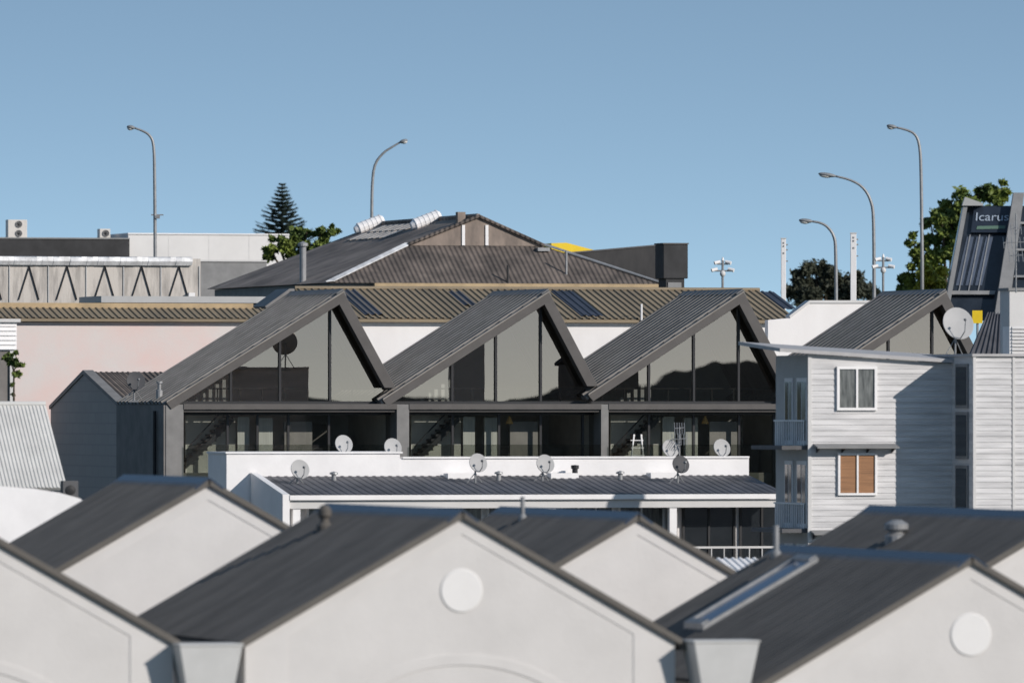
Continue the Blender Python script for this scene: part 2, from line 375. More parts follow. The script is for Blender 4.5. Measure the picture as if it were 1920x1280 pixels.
    zf=fr.q(apx[0],885,2).z
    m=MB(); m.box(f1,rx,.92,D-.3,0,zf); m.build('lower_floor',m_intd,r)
    # stairs against a pale wall, kitchen units and pale curtains
    m=MB(); a=fr.q(fin[1]+3,880,1.55); b=fr.q(fin[1]+96,772,1.55); m.box(a.x,b.x,1.55,1.6,zf,zb2+.01); m.build('stair_wall',m_int,r)
    m=MB(); s0=fr.q(fin[1]+6,868,1.2); s1=fr.q(fin[1]+88,780,1.2); n=11
    for i in range(n):
        p=s0.lerp(s1,i/(n-1)); m.box(p.x-.15,p.x+.15,1.0,1.5,p.z-.04,p.z+.025)
    for vv in (.97,1.5): m.prism([(s0.x-.1,vv,s0.z-.16),(s1.x,vv,s1.z-.16),(s1.x,vv,s1.z-.0),(s0.x-.1,vv,s0.z)],(0,.03,0))
    m.tube([s0+V((0,-.2,.45)),s1+V((0,-.2,.45))],.02,6)
    m.build('staircase',m_frame,r)
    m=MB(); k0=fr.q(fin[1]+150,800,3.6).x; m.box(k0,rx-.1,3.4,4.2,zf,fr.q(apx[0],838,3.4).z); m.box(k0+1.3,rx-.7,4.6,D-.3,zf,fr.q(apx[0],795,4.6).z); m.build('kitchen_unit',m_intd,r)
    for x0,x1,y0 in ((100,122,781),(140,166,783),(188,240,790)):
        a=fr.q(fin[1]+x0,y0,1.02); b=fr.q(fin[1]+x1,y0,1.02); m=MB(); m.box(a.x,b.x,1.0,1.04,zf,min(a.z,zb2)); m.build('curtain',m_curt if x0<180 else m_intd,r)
    m=MB(); a=fr.q(fin[1]+20,716,1.35); b=fr.q(fin[1]+84,716,1.35)
    for k in range(5):
        u=a.x+(b.x-a.x)*k/5; m.box(u,u+(b.x-a.x)*.1,1.3,1.34,zb,min(zb+.1+.12*k,top(u)-.02))
    m.build('landing_screen',m_white,r)
    if left_wall:
        m=MB(); m.box(f0-.06,f0-.003,.06,D,0,lo.z-.06); m.build('side_wall',m_dkwall,r)
        m=MB(); m.tube([(f0-.14,.75,fr.q(300,770).z),(f0-.14,.75,0)],.05); m.build('downpipe',m_black,r)
        m=MB(); z=lo.z+.35*sl; m.lathe([(.09,z-.1),(.09,z+.12),(.05,z+.14),(.05,z+.3),(.085,z+.31),(.085,z+.36)],(lo.x+.1,1.2,0),12); m.build('vent_pipe',m_gal,ro)
    return fr
m_ridge2=mat('ridge flashing',(.15,.15,.15),.5,var=.1)
bay((312,755),(645,548),(742,727),(432,524,618),(426,482,540,616),(312,345),745,'sawtooth roofed house at the left end of the row, with exposed dark side wall',0,left_wall=True)
bay((718,750),(1030,548),(1122,724),(847,929,1013),(848,935,1013,1092),(745,768),1128,'second sawtooth roofed house from the left, between two glazed neighbours',1)
bay((1103,741),(1395,548),(1492,735),(1216,1300,1384),(1216,1300,1385,1450),(1128,1142),1500,'third sawtooth roofed house from the left, partly behind the grey boarded block',0)
bay((1475,748),(1775,548),(1872,735),(1665,1747),(1590,1665,1747),(1500,1515),1880,'sawtooth roofed house furthest right, only its roof peak above the grey boarded block',1)
def pendant(px,py,label):
    p=S.q(px,py,.93); w=S.w(p); r=empty('pendant_lamp',w); tag(r,label,'lamp','copper pendant lamps inside the glazed houses')
    m=MB(); m.lathe([(.10,-.09),(.085,-.03),(.035,.08),(.02,.12)],(0,0,0),14); m.build('shade',m_copper,r)
    m=MB(); m.tube([(0,0,.12),(0,0,.30)],.008,5); m.build('cord',m_black,r)
pendant(955,788,'small copper pendant lamp hanging in the second glazed house')
pendant(1322,788,'small copper pendant lamp hanging in the third glazed house')
def ladder():
    w=S.w(S.q(1195,880,.3)); r=empty('step_ladder',w,A); tag(r,'white step ladder standing open in front of the third glazed house','ladder')
    h=.95
    m=MB()
    for s in(-1,1): m.tube([(s*.1+.0,0,h),(s*.2-.06,-.25,0)],.018,6)
    for i in range(4): m.box(-.2,.16,-.2+.05*i,-.16+.05*i,.18+.2*i,.2+.2*i)
    m.build('front_frame',m_white,r)
    m=MB()
    for s in(-1,1): m.tube([(s*.1+.03,0.03,h),(s*.2+.08,.35,0)],.018,6)
    m.build('rear_frame',m_white,r)
ladder()
# ------------------------------------------------------------------ low white building with dishes
LW=Fr(540,203)
def lowbuilding():
    r=LW.root('low_white_building'); tag(r,'low white flat with dark slate roof and parapet, below the sawtooth houses','building')
    ze=LW.q(540,928).z; zr=LW.q(500,893,3).z; u1=LW.q(1475,900).x
    m=MB(); a,b,c,e=(0.02,-.05,ze),(u1,-.05,ze),(0.02,3,zr),(u1,3,zr); m.rib(a,b,c,e,62,.016); m.slab((a,b,e,c),.08); ro=m.build('roof',m_lowroof,r)
    m=MB(); ul=LW.q(425,900,3).x; um=LW.q(750,850,3).x
    m.box(ul,um,3.01,4.85,0,LW.q(600,850,3).z); m.box(um+.002,u1,3.02,3.3,0,LW.q(1000,859,3).z)
    pr=m.build('parapet',m_white,r)
    m=MB(); m.box(ul-.03,um+.06,2.97,4.88,LW.q(600,850,3).z+.001,LW.q(600,846.5,3).z); m.box(um+.07,u1,2.98,3.33,LW.q(1000,859,3).z+.001,LW.q(1000,855.5,3).z); m.build('coping',m_white,pr)
    m=MB(); m.prism([(-.16,-.12,0),(-.16,-.12,ze+.02),(-.16,2.98,zr+.10),(-.16,2.98,0)],(.17,0,0)); m.build('end_wall',m_white,r)
    m=MB(); m.box(.012,u1,-.14,-.06,LW.q(600,937).z,ze+.0); m.build('fascia',m_white,r)
    m=MB(); m.box(.012,u1,-.05,-.0,ze-.32,ze-.13); m.build('gutter_board',m_lgrey,r)
    m=MB(); m.box(.012,u1,.8,1.0,0,ze-.1); m.build('wall',m_whitedirty,r)
    for x in (556,803,1035,1262):
        p=LW.q(x,940); m=MB(); m.box(p.x-.09,p.x+.09,-.02,.16,0,ze-.125); m.build('column',m_white,r)
    for (x0,x1,n) in ((574,640,2),(655,780,3),(815,905,2),(912,1010,3),(1050,1150,3),(1158,1245,2)):
        window(r,LW,x0,x1,944,1015,.8,n,m_white,m_greyglass)
    window(r,LW,1278,1378,944,1060,.8,2,m_black,m_dkglass,.06,'patio_door'); window(r,LW,1385,1470,944,1060,.8,2,m_black,m_dkglass,.06,'patio_door')
    m=MB(); a=LW.q(1262,1024); m.box(a.x,u1,-.02,.04,a.z-.05,a.z); m.box(a.x,u1,-.02,.04,a.z-.5,a.z-.45)
    k=a.x
    while k<u1: m.box(k,k+.02,-.012,.03,a.z-.45,a.z-.05); k+=.32
    m.build('railing',m_lgrey,r)
    m=MB(); a=LW.q(1268,940); m.box(a.x,a.x+.08,.17,.79,0,ze-.13); m.build('divider',m_dkwall,r)
    for x in (865,1058,1245):
        p=LW.q(x,893,2.6); z=zr-.02; m=MB(); m.box(p.x-.35,p.x+.35,2.55,2.95,z-.1,z+.09); m.build('roof_box',m_white,ro)
    for x in (626,935,1163):
        p=LW.q(x,893,2.3); m=MB(); m.lathe([(.06,zr-.15),(.06,zr+.05),(.11,zr+.06),(.10,zr+.1),(.001,zr+.13)],(p.x,2.3,0),12); m.build('roof_vent',m_gal,ro)
    p=LW.q(1078,880,2.7); m=MB(); m.lathe([(.07,zr-.1),(.07,zr+.17),(.1,zr+.18),(.1,zr+.26),(.001,zr+.27)],(p.x,2.7,0),12); m.build('flue',m_black,ro)
    fr=Fr(1340,172); r=fr.root('white_low_roofed_shed'); tag(r,'small white shed with ribbed white roof, left of the foot of the grey boarded block','building')
    a=fr.q(1338,1082); b=fr.q(1460,1082); c=fr.q(1330,1047,1.4)
    m=MB(); m.rib((a.x,0,a.z),(b.x,0,a.z),(a.x,1.4,c.z),(b.x,1.4,c.z),9,.03); m.slab([(a.x,0,a.z),(b.x,0,a.z),(b.x,1.4,c.z),(a.x,1.4,c.z)],.06); m.build('roof',m_white,r)
    m=MB(); m.box(a.x+.05,b.x-.05,.08,1.3,0,a.z-.07); m.build('wall',m_white,r)
lowbuilding()
def dish(px,py,d,rp,yb,label,dirv=(.42,-.85,.30),mt=None,group='satellite dishes on the roofs'):
    mt=mt or m_dish; c=W(px,py,d); R=rp*d/F; zb=HC+(HY-yb)*d/F; dv=V(dirv).normalized()
    base=V((c.x-dv.x*.18,c.y-dv.y*.18,zb)); r=empty('satellite_dish',base); tag(r,label,'satellite dish',group)
    lc=c-base; q=dv.to_track_quat('Z','Y')
    m=MB(); dep=.12*R
    prof=[(.001,-dep),(R*.4,-dep*.84),(R*.7,-dep*.5),(R*.92,-dep*.15),(R,0),(R*1.015,.0),(R*1.0,-.03),(R*.7,-dep*.5-.03),(R*.35,-dep*.9-.03),(.002,-dep-.03)]
    m.lathe(prof,lc,28,q); m.build('reflector',mt,r,smooth=True)
    dn=(q@V((0,1,0))); dn=dn if dn.z<0 else -dn
    p0=lc+dn*R*.96; fp=lc+dv*R*1.05+dn*R*.1
    m=MB(); m.tube([p0,lc+dv*R*.7+dn*R*.75,fp],.012,6); m.build('feed_arm',m_lamp,r)
    m=MB(); ax=(lc-fp).normalized(); m.tube([fp-ax*.04,fp,fp+ax*.05],[.022,.026,.032],10); m.build('receiver',m_lamp,r)
    m=MB(); m.tube([(0,0,-.05),(0,0,max(.05,lc.z-.1)),lc-dv*(dep+.03)],.024,8); m.build('mast',m_gal,r)
    m=MB(); m.box(-.12,.12,-.12,.12,-.08,-.03)
    if lc.z>.3: m.tube([(0,0,lc.z*.55),(-.28,-.1,-.05)],.011,6); m.tube([(0,0,lc.z*.55),(.22,.22,-.05)],.011,6)
    m.build('foot',m_gal,r)
for (x,y,v,rp,yb,lb,mt) in (
  (645,832,3.9,17.5,850,'grey satellite dish on the white parapet, left of its neighbour, below the left sawtooth house',None),
  (737,838,3.9,17.5,850,'grey satellite dish at the step in the white parapet',None),
  (563,879,1.6,18.5,909,'grey satellite dish at the left end of the low slate roof',None),
  (897,867,1.6,18,909,'grey satellite dish on a tall mast in the middle of the low slate roof',None),
  (1023,869,1.9,18,905,'grey satellite dish on the low slate roof beside the black flue',None),
  (1258,840,3.2,17,858,'grey satellite dish on the parapet beside the small television aerial',None),
  (1277,870,1.6,17,908,'grey satellite dish with painted-on shade, on the low slate roof near its right end',m_dishd),  # shade on the back of this dish is put into its dark colour
  (1354,839,3.2,17,858,'grey satellite dish on the parapet nearest the grey boarded block',None)):
    dish(x,y,LW.depth(x,v),rp,yb,lb,mt=mt)
dish(1797,606,200,31,668,'largest pale satellite dish, above the grey boarded block',dirv=(.35,-.85,.3))
dish(255,714,229,18,748,'charcoal satellite dish beside the dark gabled house at left',mt=m_dishd,dirv=(.3,-.9,.25))
def aerial(px,yt,yb,d,label,arms):
    b=W(px,yb,d); H=(yb-yt)*d/F; r=empty('television_aerial',b); tag(r,label,'aerial','television aerials')
    m=MB(); m.tube([(0,0,-.05),(0,0,H)],.018,6); m.build('mast',m_gal,r)
    m=MB()
    for (f,l,n) in arms:
        z=H*f; m.tube([(-l,0,z),(l,0,z+.02)],.012,5)
        for i in range(n):
            x=-l+2*l*i/(n-1); m.tube([(x,-.22,z-.14),(x,.22,z+.14)],.008,5)
    m.build('antenna_array',m_gal,r)
aerial(1274,800,858,LW.depth(1274,3.2),'small television aerial on the white parapet',((.6,.18,6),(.95,.12,5)))
aerial(1905,400,545,205,'tall thin television aerial at the right edge',((.62,.3,7),(.8,.12,4),(.45,.16,4)))
# ------------------------------------------------------------------ grey boarded block at right
CB=Fr(1517,195)
def block():
    r=CB.root('boarded_apartment_block'); tag(r,'grey weatherboard apartment block with tilted roof, white windows and narrow balconies, at right','building')
    ub=CB.q(1790,700).x+.42; zt0=CB.q(1517,664).z; vb=CB.sd(1455,700,0).y
    ztr=zt0-.06*ub
    m=MB(); m.prism([(.03,.03,0),(ub,.03,0),(ub,.03,ztr-.02),(.03,.03,zt0-.02)],(0,vb,0)); m.build('wall',m_clad,r)
    z1=ztr-.1
    m=MB(); m.clap((0.0,0.0,0),(ub,0.0,0),5.5,z1,.13,(0,-1,0)); m.prism([(0,.02,z1),(ub,.02,z1),(ub,.02,ztr),(0,.02,zt0)],(0,-.03,0)); m.build('weatherboards',m_clad,r)
    m=MB(); m.box(-.035,.05,-.035,.0-.003,5.5,zt0-.01); m.build('corner_board',m_lgrey,r)
    z=lambda u,v: zt0+.02-.06*u+.055*v
    m=MB(); P=lambda u,v:V((u,v,z(u,v)))
    m.prism([P(-.75,-.16),P(ub,-.16),P(ub,3.0),P(-.75,3.0)],(0,0,.08)); m.build('roof',m_cladroof,r)
    window(r,CB,1568,1643,687,769,-.005,2,m_white,m_greyglass,.06)
    window(r,CB,1570,1643,849,928,-.005,2,m_white,m_blind,.05)
    window(r,CB,1568,1632,1007,1085,-.005,2,m_white,m_dkglass,.05)
    for (x0,x1,y) in ((1532,1686,838),(1526,1655,1000)):
        a=CB.q(x0,y,-.3); b=CB.q(x1,y,-.3); m=MB(); m.prism([(a.x,-.34,a.z-.03),(b.x,-.34,a.z-.03),(b.x,0,a.z+.05),(a.x,0,a.z+.05)],(0,0,.03))
        aw=m.build('awning',m_grey,r)
        for i in range(4):
            u=a.x+.08+(b.x-a.x-.16)*i/3; m=MB(); m.prism([(u-.012,-.28,a.z-.03),(u-.012,-.02,a.z+.04),(u-.012,-.02,a.z-.13)],(.024,0,0)); m.build('bracket',m_black,aw)
    # side wall: stacked doors, louvre panels and thin slabs
    m=MB(); m.box(-.004,.02,.05,vb,0,zt0-.04); m.build('side_wall',m_lgrey2,r)
    zs=[CB.sd(1480,y,-.2).z for y in (835,990)]
    for i,zz in enumerate(zs+[zs[1]-1.9]):
        m=MB(); m.box(-.62,-.006,.1,vb-.05,zz-.09,zz); o=m.build('balcony',m_dgrey,r)
        m=MB(); h=.55
        m.box(-.10,-.06,.15,vb-.12,zz+h,zz+h+.04)
        k=.15
        while k<vb-.15: m.box(-.09,-.07,k,k+.05,zz+.002,zz+h); k+=.16
        m.build('railing',m_white,o)
        for (a,b) in ((.1,.85),(1.15,1.75)):
            m=MB(); m.box(-.03,-.008,a,b,zz+.02,zz+1.55); d=m.build('balcony_door',m_white,r)
            m=MB(); m.box(-.04,-.031,a+.07,(a+b)/2-.03,zz+.12,zz+1.46); m.build('pane',m_greyglass,d)
            m=MB(); m.box(-.04,-.031,(a+b)/2+.03,b-.07,zz+.12,zz+1.46); m.build('pane',m_dkglass,d)
    # projecting stair block
    fv=-1.55; u0=CB.q(1826,700,fv).x; u1=u0+2.6; zt=CB.q(1826,668,fv).z
    r2=CB.root('projecting_boarded_wing'); tag(r2,'pale boarded wing standing forward at the right edge, casting a tall shadow','building')
    m=MB(); m.box(u0,u1,fv+.03,2.4,0,zt); m.build('wall',m_clad,r2)
    us=CB.q(1900,700,fv).x
    m=MB(); m.clap((u0-.0,fv,0),(us-.03,fv,0),5.5,zt,.13,(0,-1,0)); m.clap((us+.03,fv,0),(u1,fv,0),5.5,zt,.13,(0,-1,0)); m.build('weatherboards',m_clad,r2)
    m=MB(); m.box(us-.028,us+.028,fv-.03,fv+.02,5.5,zt); m.box(u0-.03,u0+.04,fv-.04,fv-.02,5.5,zt); m.build('corner_board',m_lgrey,r2)
    m=MB(); m.box(u0-.06,u1,fv-.07,2.45,zt+.001,zt+.06); m.build('roof',m_cladroof,r2)
    for (y0,y1) in ((682,765),(772,860),(872,958)):
        za=CB.sd(1800,y1,u0).z; zb=CB.sd(1800,y0,u0).z
        m=MB(); m.box(u0-.04,u0-.002,fv+.35,-.35,za,zb); d=m.build('window',m_grey,r2)
        m=MB(); m.box(u0-.05,u0-.041,fv+.42,-.42,za+.07,zb-.07); m.build('pane',m_dkglass,d)
block()
# ------------------------------------------------------------------ things at the right edge
def rightbits():
    fr=Fr(1845,214); r=fr.root('dark_roofed_outbuilding'); tag(r,'low building with dark ribbed roof, right of the largest dish','building')
    a,b=fr.q(1815,668),fr.q(1960,668); c,e=fr.q(1850,588,1.8),fr.q(1960,588,1.8)
    m=MB(); m.rib(a,b,(c.x,1.8,c.z),(b.x,1.8,c.z),14,.05); m.slab((a,b,(b.x,1.8,c.z),(c.x,1.8,c.z)),.08); m.build('roof',m_lowroof,r)
    m=MB(); m.box(a.x+.1,b.x,.1,1.75,0,a.z-.05); m.build('wall',m_dkwall,r)
    fr=Fr(1905,207); r=fr.root('rooftop_chimney'); tag(r,'pale rendered chimney stack at the right edge under the tall aerial','chimney')
    m=MB(); p=fr.q(1893,545); q=fr.q(1960,612); m.box(p.x,q.x,0,.7,q.z-2,p.z); m.build('stack',m_lgrey,r)
    m=MB(); m.box(p.x-.04,q.x,-.04,.74,p.z+.001,p.z+.07); m.build('cap',m_grey,r)
    fr=Fr(1905,204); r=fr.root('air_conditioner'); tag(r,'white louvred air conditioner box at the right edge, beside the dark ribbed roof','air conditioner')
    p=fr.q(1893,612); q=fr.q(1965,668); m=MB(); m.box(p.x,q.x,0,.5,q.z-.3,p.z); m.build('casing',m_white,r)
    m=MB()
    for i in range(8): z=q.z+.06+i*.085; m.prism([(p.x+.05,-.05,z),(q.x,-.05,z),(q.x,-.004,z+.05),(p.x+.05,-.004,z+.05)],(0,0,.015))
    m.build('louvre',m_lgrey,r)
    b=W(1833,640,262); r=empty('yellow_sign',b); tag(r,'small yellow sign on a post behind the largest dish','sign')
    s=262/F; m=MB(); m.box(-10*s,9*s,-.03,.03,34*s,58*s); m.build('board',m_yellow,r); m=MB(); m.tube([(0,0.04,-2),(0,.04,50*s)],.04,8); m.build('post',m_gal,r)
rightbits()
# ------------------------------------------------------------------ left middle things
def leftbits():
    fr=Fr(60,165); r=fr.root('white_curved_roof_building'); tag(r,'white building with gently curved top at the left edge, below the pale ribbed roof','building')
    top=[(-60,910),(0,911),(60,915),(110,923),(150,934),(165,945)]
    pts=[fr.q(x,y) for x,y in top]; pts=[V((pts[0].x,0,0))]+pts+[V((pts[-1].x,0,0))]
    m=MB(); m.prism(pts,(0,4,0)); m.build('wall',m_white,r)
    fr=Fr(85,190); r=fr.root('pale_roofed_shed'); tag(r,'shed with pale grey corrugated roof at the left edge','building')
    a,b=fr.q(-60,914),fr.q(126,914); c,e=fr.q(-95,757,1.75),fr.q(85,757,1.75)
    m=MB(); m.rib(a,b,c,e,26,.018); m.slab((a,b,e,c),.07); m.build('roof',m_pale,r)
    m=MB(); m.tube([c,e],.06,8); m.build('ridge_cap',m_pale,r)
    m=MB(); m.prism([(a.x+.1,.1,0),(b.x-.1,.1,0),(b.x-.1,.1,b.z-.1),(a.x+.1,.1,a.z-.1)],(0,1.6,0)); m.build('wall',m_dkwall,r)
    fr=Fr(30,203); r=fr.root('white_louvred_house'); tag(r,'narrow white walled house with louvred top at the left edge, vine on its corner','house')
    p=fr.q(27,655); q=fr.q(-60,760); t=fr.q(30,604)
    m=MB(); m.box(q.x,p.x,0,2,0,p.z); m.build('wall',m_dkwall,r)
    m=MB(); m.clap((q.x,-.05,0),(t.x,-.05,0),p.z,t.z,.11,(0,-1,0),.04); m.box(q.x,t.x,-.04,2.1,p.z-.03,t.z); m.build('louvred_upper_wall',m_white,r)
    m=MB(); m.box(q.x,t.x+.08,-.15,2.2,t.z+.001,t.z+.08); m.build('roof',m_lgrey,r)
    m=MB(); m.box(p.x-.12,p.x+.0,-.06,-.005,0,p.z-.035); m.build('post',m_lgrey,r)
    fr=Fr(228,237); r=fr.root('dark_gabled_house'); tag(r,'small dark grey house with plain gable wall, left of the sawtooth row','house')
    e=fr.q(228,765); k=fr.sd(95,765,0).y; h=fr.sd(158,700,0)
    m=MB(); m.prism([(0,0,0),(0,0,e.z),(0,h.y,h.z),(0,k,e.z),(0,k,0)],(3.2,0,0)); m.build('wall',m_blockw,r)
    m=MB()
    a,b,c,d=(.25,-.02,e.z+.05),(3.4,-.02,e.z+.05),(.25,h.y,h.z+.04),(3.4,h.y,h.z+.04)
    m.rib(a,b,c,d,20,.018); m.slab((a,b,d,c),.05)
    a2,b2=(.25,k+.02,e.z+.05),(3.4,k+.02,e.z+.05); m.slab((a2,b2,d,c),.05); m.build('roof',m_hipF,r)
    m=MB()
    m.prism([(-.04,-.05,e.z-.03),(-.04,h.y,h.z-.02),(-.04,k+.05,e.z-.03),(-.04,k+.05,e.z+.07),(-.04,h.y,h.z+.1),(-.04,-.05,e.z+.07)],(.29,0,0)); m.build('coping',m_fin,r)
    b=W(135,925,186); r=empty('air_conditioner',b,A); tag(r,'small dark outdoor fan unit under the edge of the pale ribbed roof','air conditioner')
    m=MB(); m.box(-.2,.14,0,.25,-.3,.28); m.build('casing',m_dgrey,r); m=MB(); m.lathe([(.11,0),(.11,.02),(.03,.03),(.001,.03)],(-.03,-.002,.08),16,Quaternion((1,0,0),math.pi/2)); m.build('fan_grille',m_black,r)
def blockmat():
    m=mat('grey blockwork',(.20,.20,.205),.9,var=.1,scale=2); nt=m.node_tree; N=nt.nodes; L=nt.links
    tc=N.new('ShaderNodeTexCoord')
    br=N.new('ShaderNodeTexBrick'); br.inputs['Scale'].default_value=1.0; br.inputs['Brick Width'].default_value=.8; br.inputs['Row Height'].default_value=.3; br.inputs['Mortar Size'].default_value=.02
    sp=N.new('ShaderNodeSeparateXYZ'); cb=N.new('ShaderNodeCombineXYZ'); L.new(tc.outputs['Object'],sp.inputs[0]); L.new(sp.outputs['Y'],cb.inputs['X']); L.new(sp.outputs['Z'],cb.inputs['Y']); L.new(cb.outputs[0],br.inputs['Vector'])
    br.inputs['Color1'].default_value=(.36,.335,.315,1); br.inputs['Color2'].default_value=(.38,.355,.335,1); br.inputs['Mortar'].default_value=(.325,.305,.29,1)
    L.new(br.outputs['Color'],N['Principled BSDF'].inputs['Base Color']); return m
m_blockw=blockmat()
leftbits()
# ------------------------------------------------------------------ tan roof buildings
T=Fr(900,250)
def tan():
    r=T.root('long_tan_roofed_building'); tag(r,'long white walled building with tan ribbed roof and dark roof lights, behind the sawtooth row','building')
    vt=3.8; a=T.q(614,597); b=T.q(1497,594); zt=T.q(900,543,vt).z
    c=V((a.x,vt,zt)); e=V((b.x,vt,zt)); b=V((b.x,0,a.z))
    m=MB(); m.rib(a,b,c,e,68,.04,crest=.2); m.slab((a,b,e,c),.1); ro=m.build('roof',m_tan,r)
    m=MB(); m.tube([c+V((0,0,.03)),e+V((0,0,.03))],.06,8); m.build('ridge_cap',m_tan,ro)
    nr=(b-a).cross(c-a).normalized()
    for (x0,x1,y0,y1) in ((684,722,592,547),(870,897,574,549),(1090,1132,593,547),(1325,1345,572,549),(1466,1495,580,547)):
        t0=(597-y0)/54; t1=(597-y1)/54
        u0=T.q(x0,y0,t0*vt).x; u1=T.q(x1,y0,t0*vt).x
        f=lambda u,t:V((u,t*vt,a.z+(zt-a.z)*t))+nr*.036
        m=MB(); m.rib(f(u0,t0),f(u1,t0),f(u0,t1),f(u1,t1),max(2,int((u1-u0)/.2)),.03,crest=.2); m.build('roof_light',m_blueglass,ro)
    m=MB(); m.box(a.x-.0,b.x-.15,.15,3.6,0,a.z-.1); m.build('wall',m_whitedirty,r)
    m=MB(); m.box(a.x,b.x,-.06,.05,a.z-.1,a.z-.02); m.build('gutter',m_tan,ro)
    p=T.q(1200,594,.05); m=MB(); m.tube([(p.x,-.1,p.z-.1),(p.x,-.1,p.z+.38)],.03); m.build('vent_pipe',m_white,r)
    r=T.root('pink_walled_building'); tag(r,'long pink plastered building with low tan roof strip, behind the left of the row','building')
    vt=1.3; a=T.q(-80,596); b=V((T.q(613,595).x-.02,0,a.z)); zt=T.q(200,578,vt).z
    c=V((a.x,vt,zt)); e=V((b.x,vt,zt)); m=MB(); m.rib(a,b,c,e,56,.035,crest=.2); m.slab((a,b,e,c),.1); ro=m.build('roof',m_tan,r)
    m=MB(); m.box(a.x,T.q(475,570,vt).x,vt+.01,vt+.25,zt-.1,T.q(200,568,vt).z); m.build('upper_gutter',m_tang,ro)
    m=MB(); m.box(a.x,b.x-.02,.16,1.4,0,a.z-.06); m.build('wall',m_pink,r)
    m=MB(); m.box(a.x,b.x,-.05,.08,a.z-.09,a.z-.01); m.build('gutter',m_tan,ro)
    fr=Fr(1525,247); r=fr.root('white_stepped_wall'); tag(r,'white wall with sloping shoulder at the right end of the tan roof','wall')
    pts=[fr.q(x,y) for x,y in((1440,720),(1440,600),(1482,596),(1519,568),(1640,568),(1640,720))]
    m=MB(); m.prism(pts,(0,.3,0)); m.build('panel',m_whitedirty,r)
    pp=[fr.q(x,y,-.04) for x,y in((1482,596),(1519,568),(1640,568),(1640,563),(1518,563),(1480,592))]
    m=MB(); m.prism(pp,(0,.4,0)); m.build('coping',m_lgrey,r)
tan()
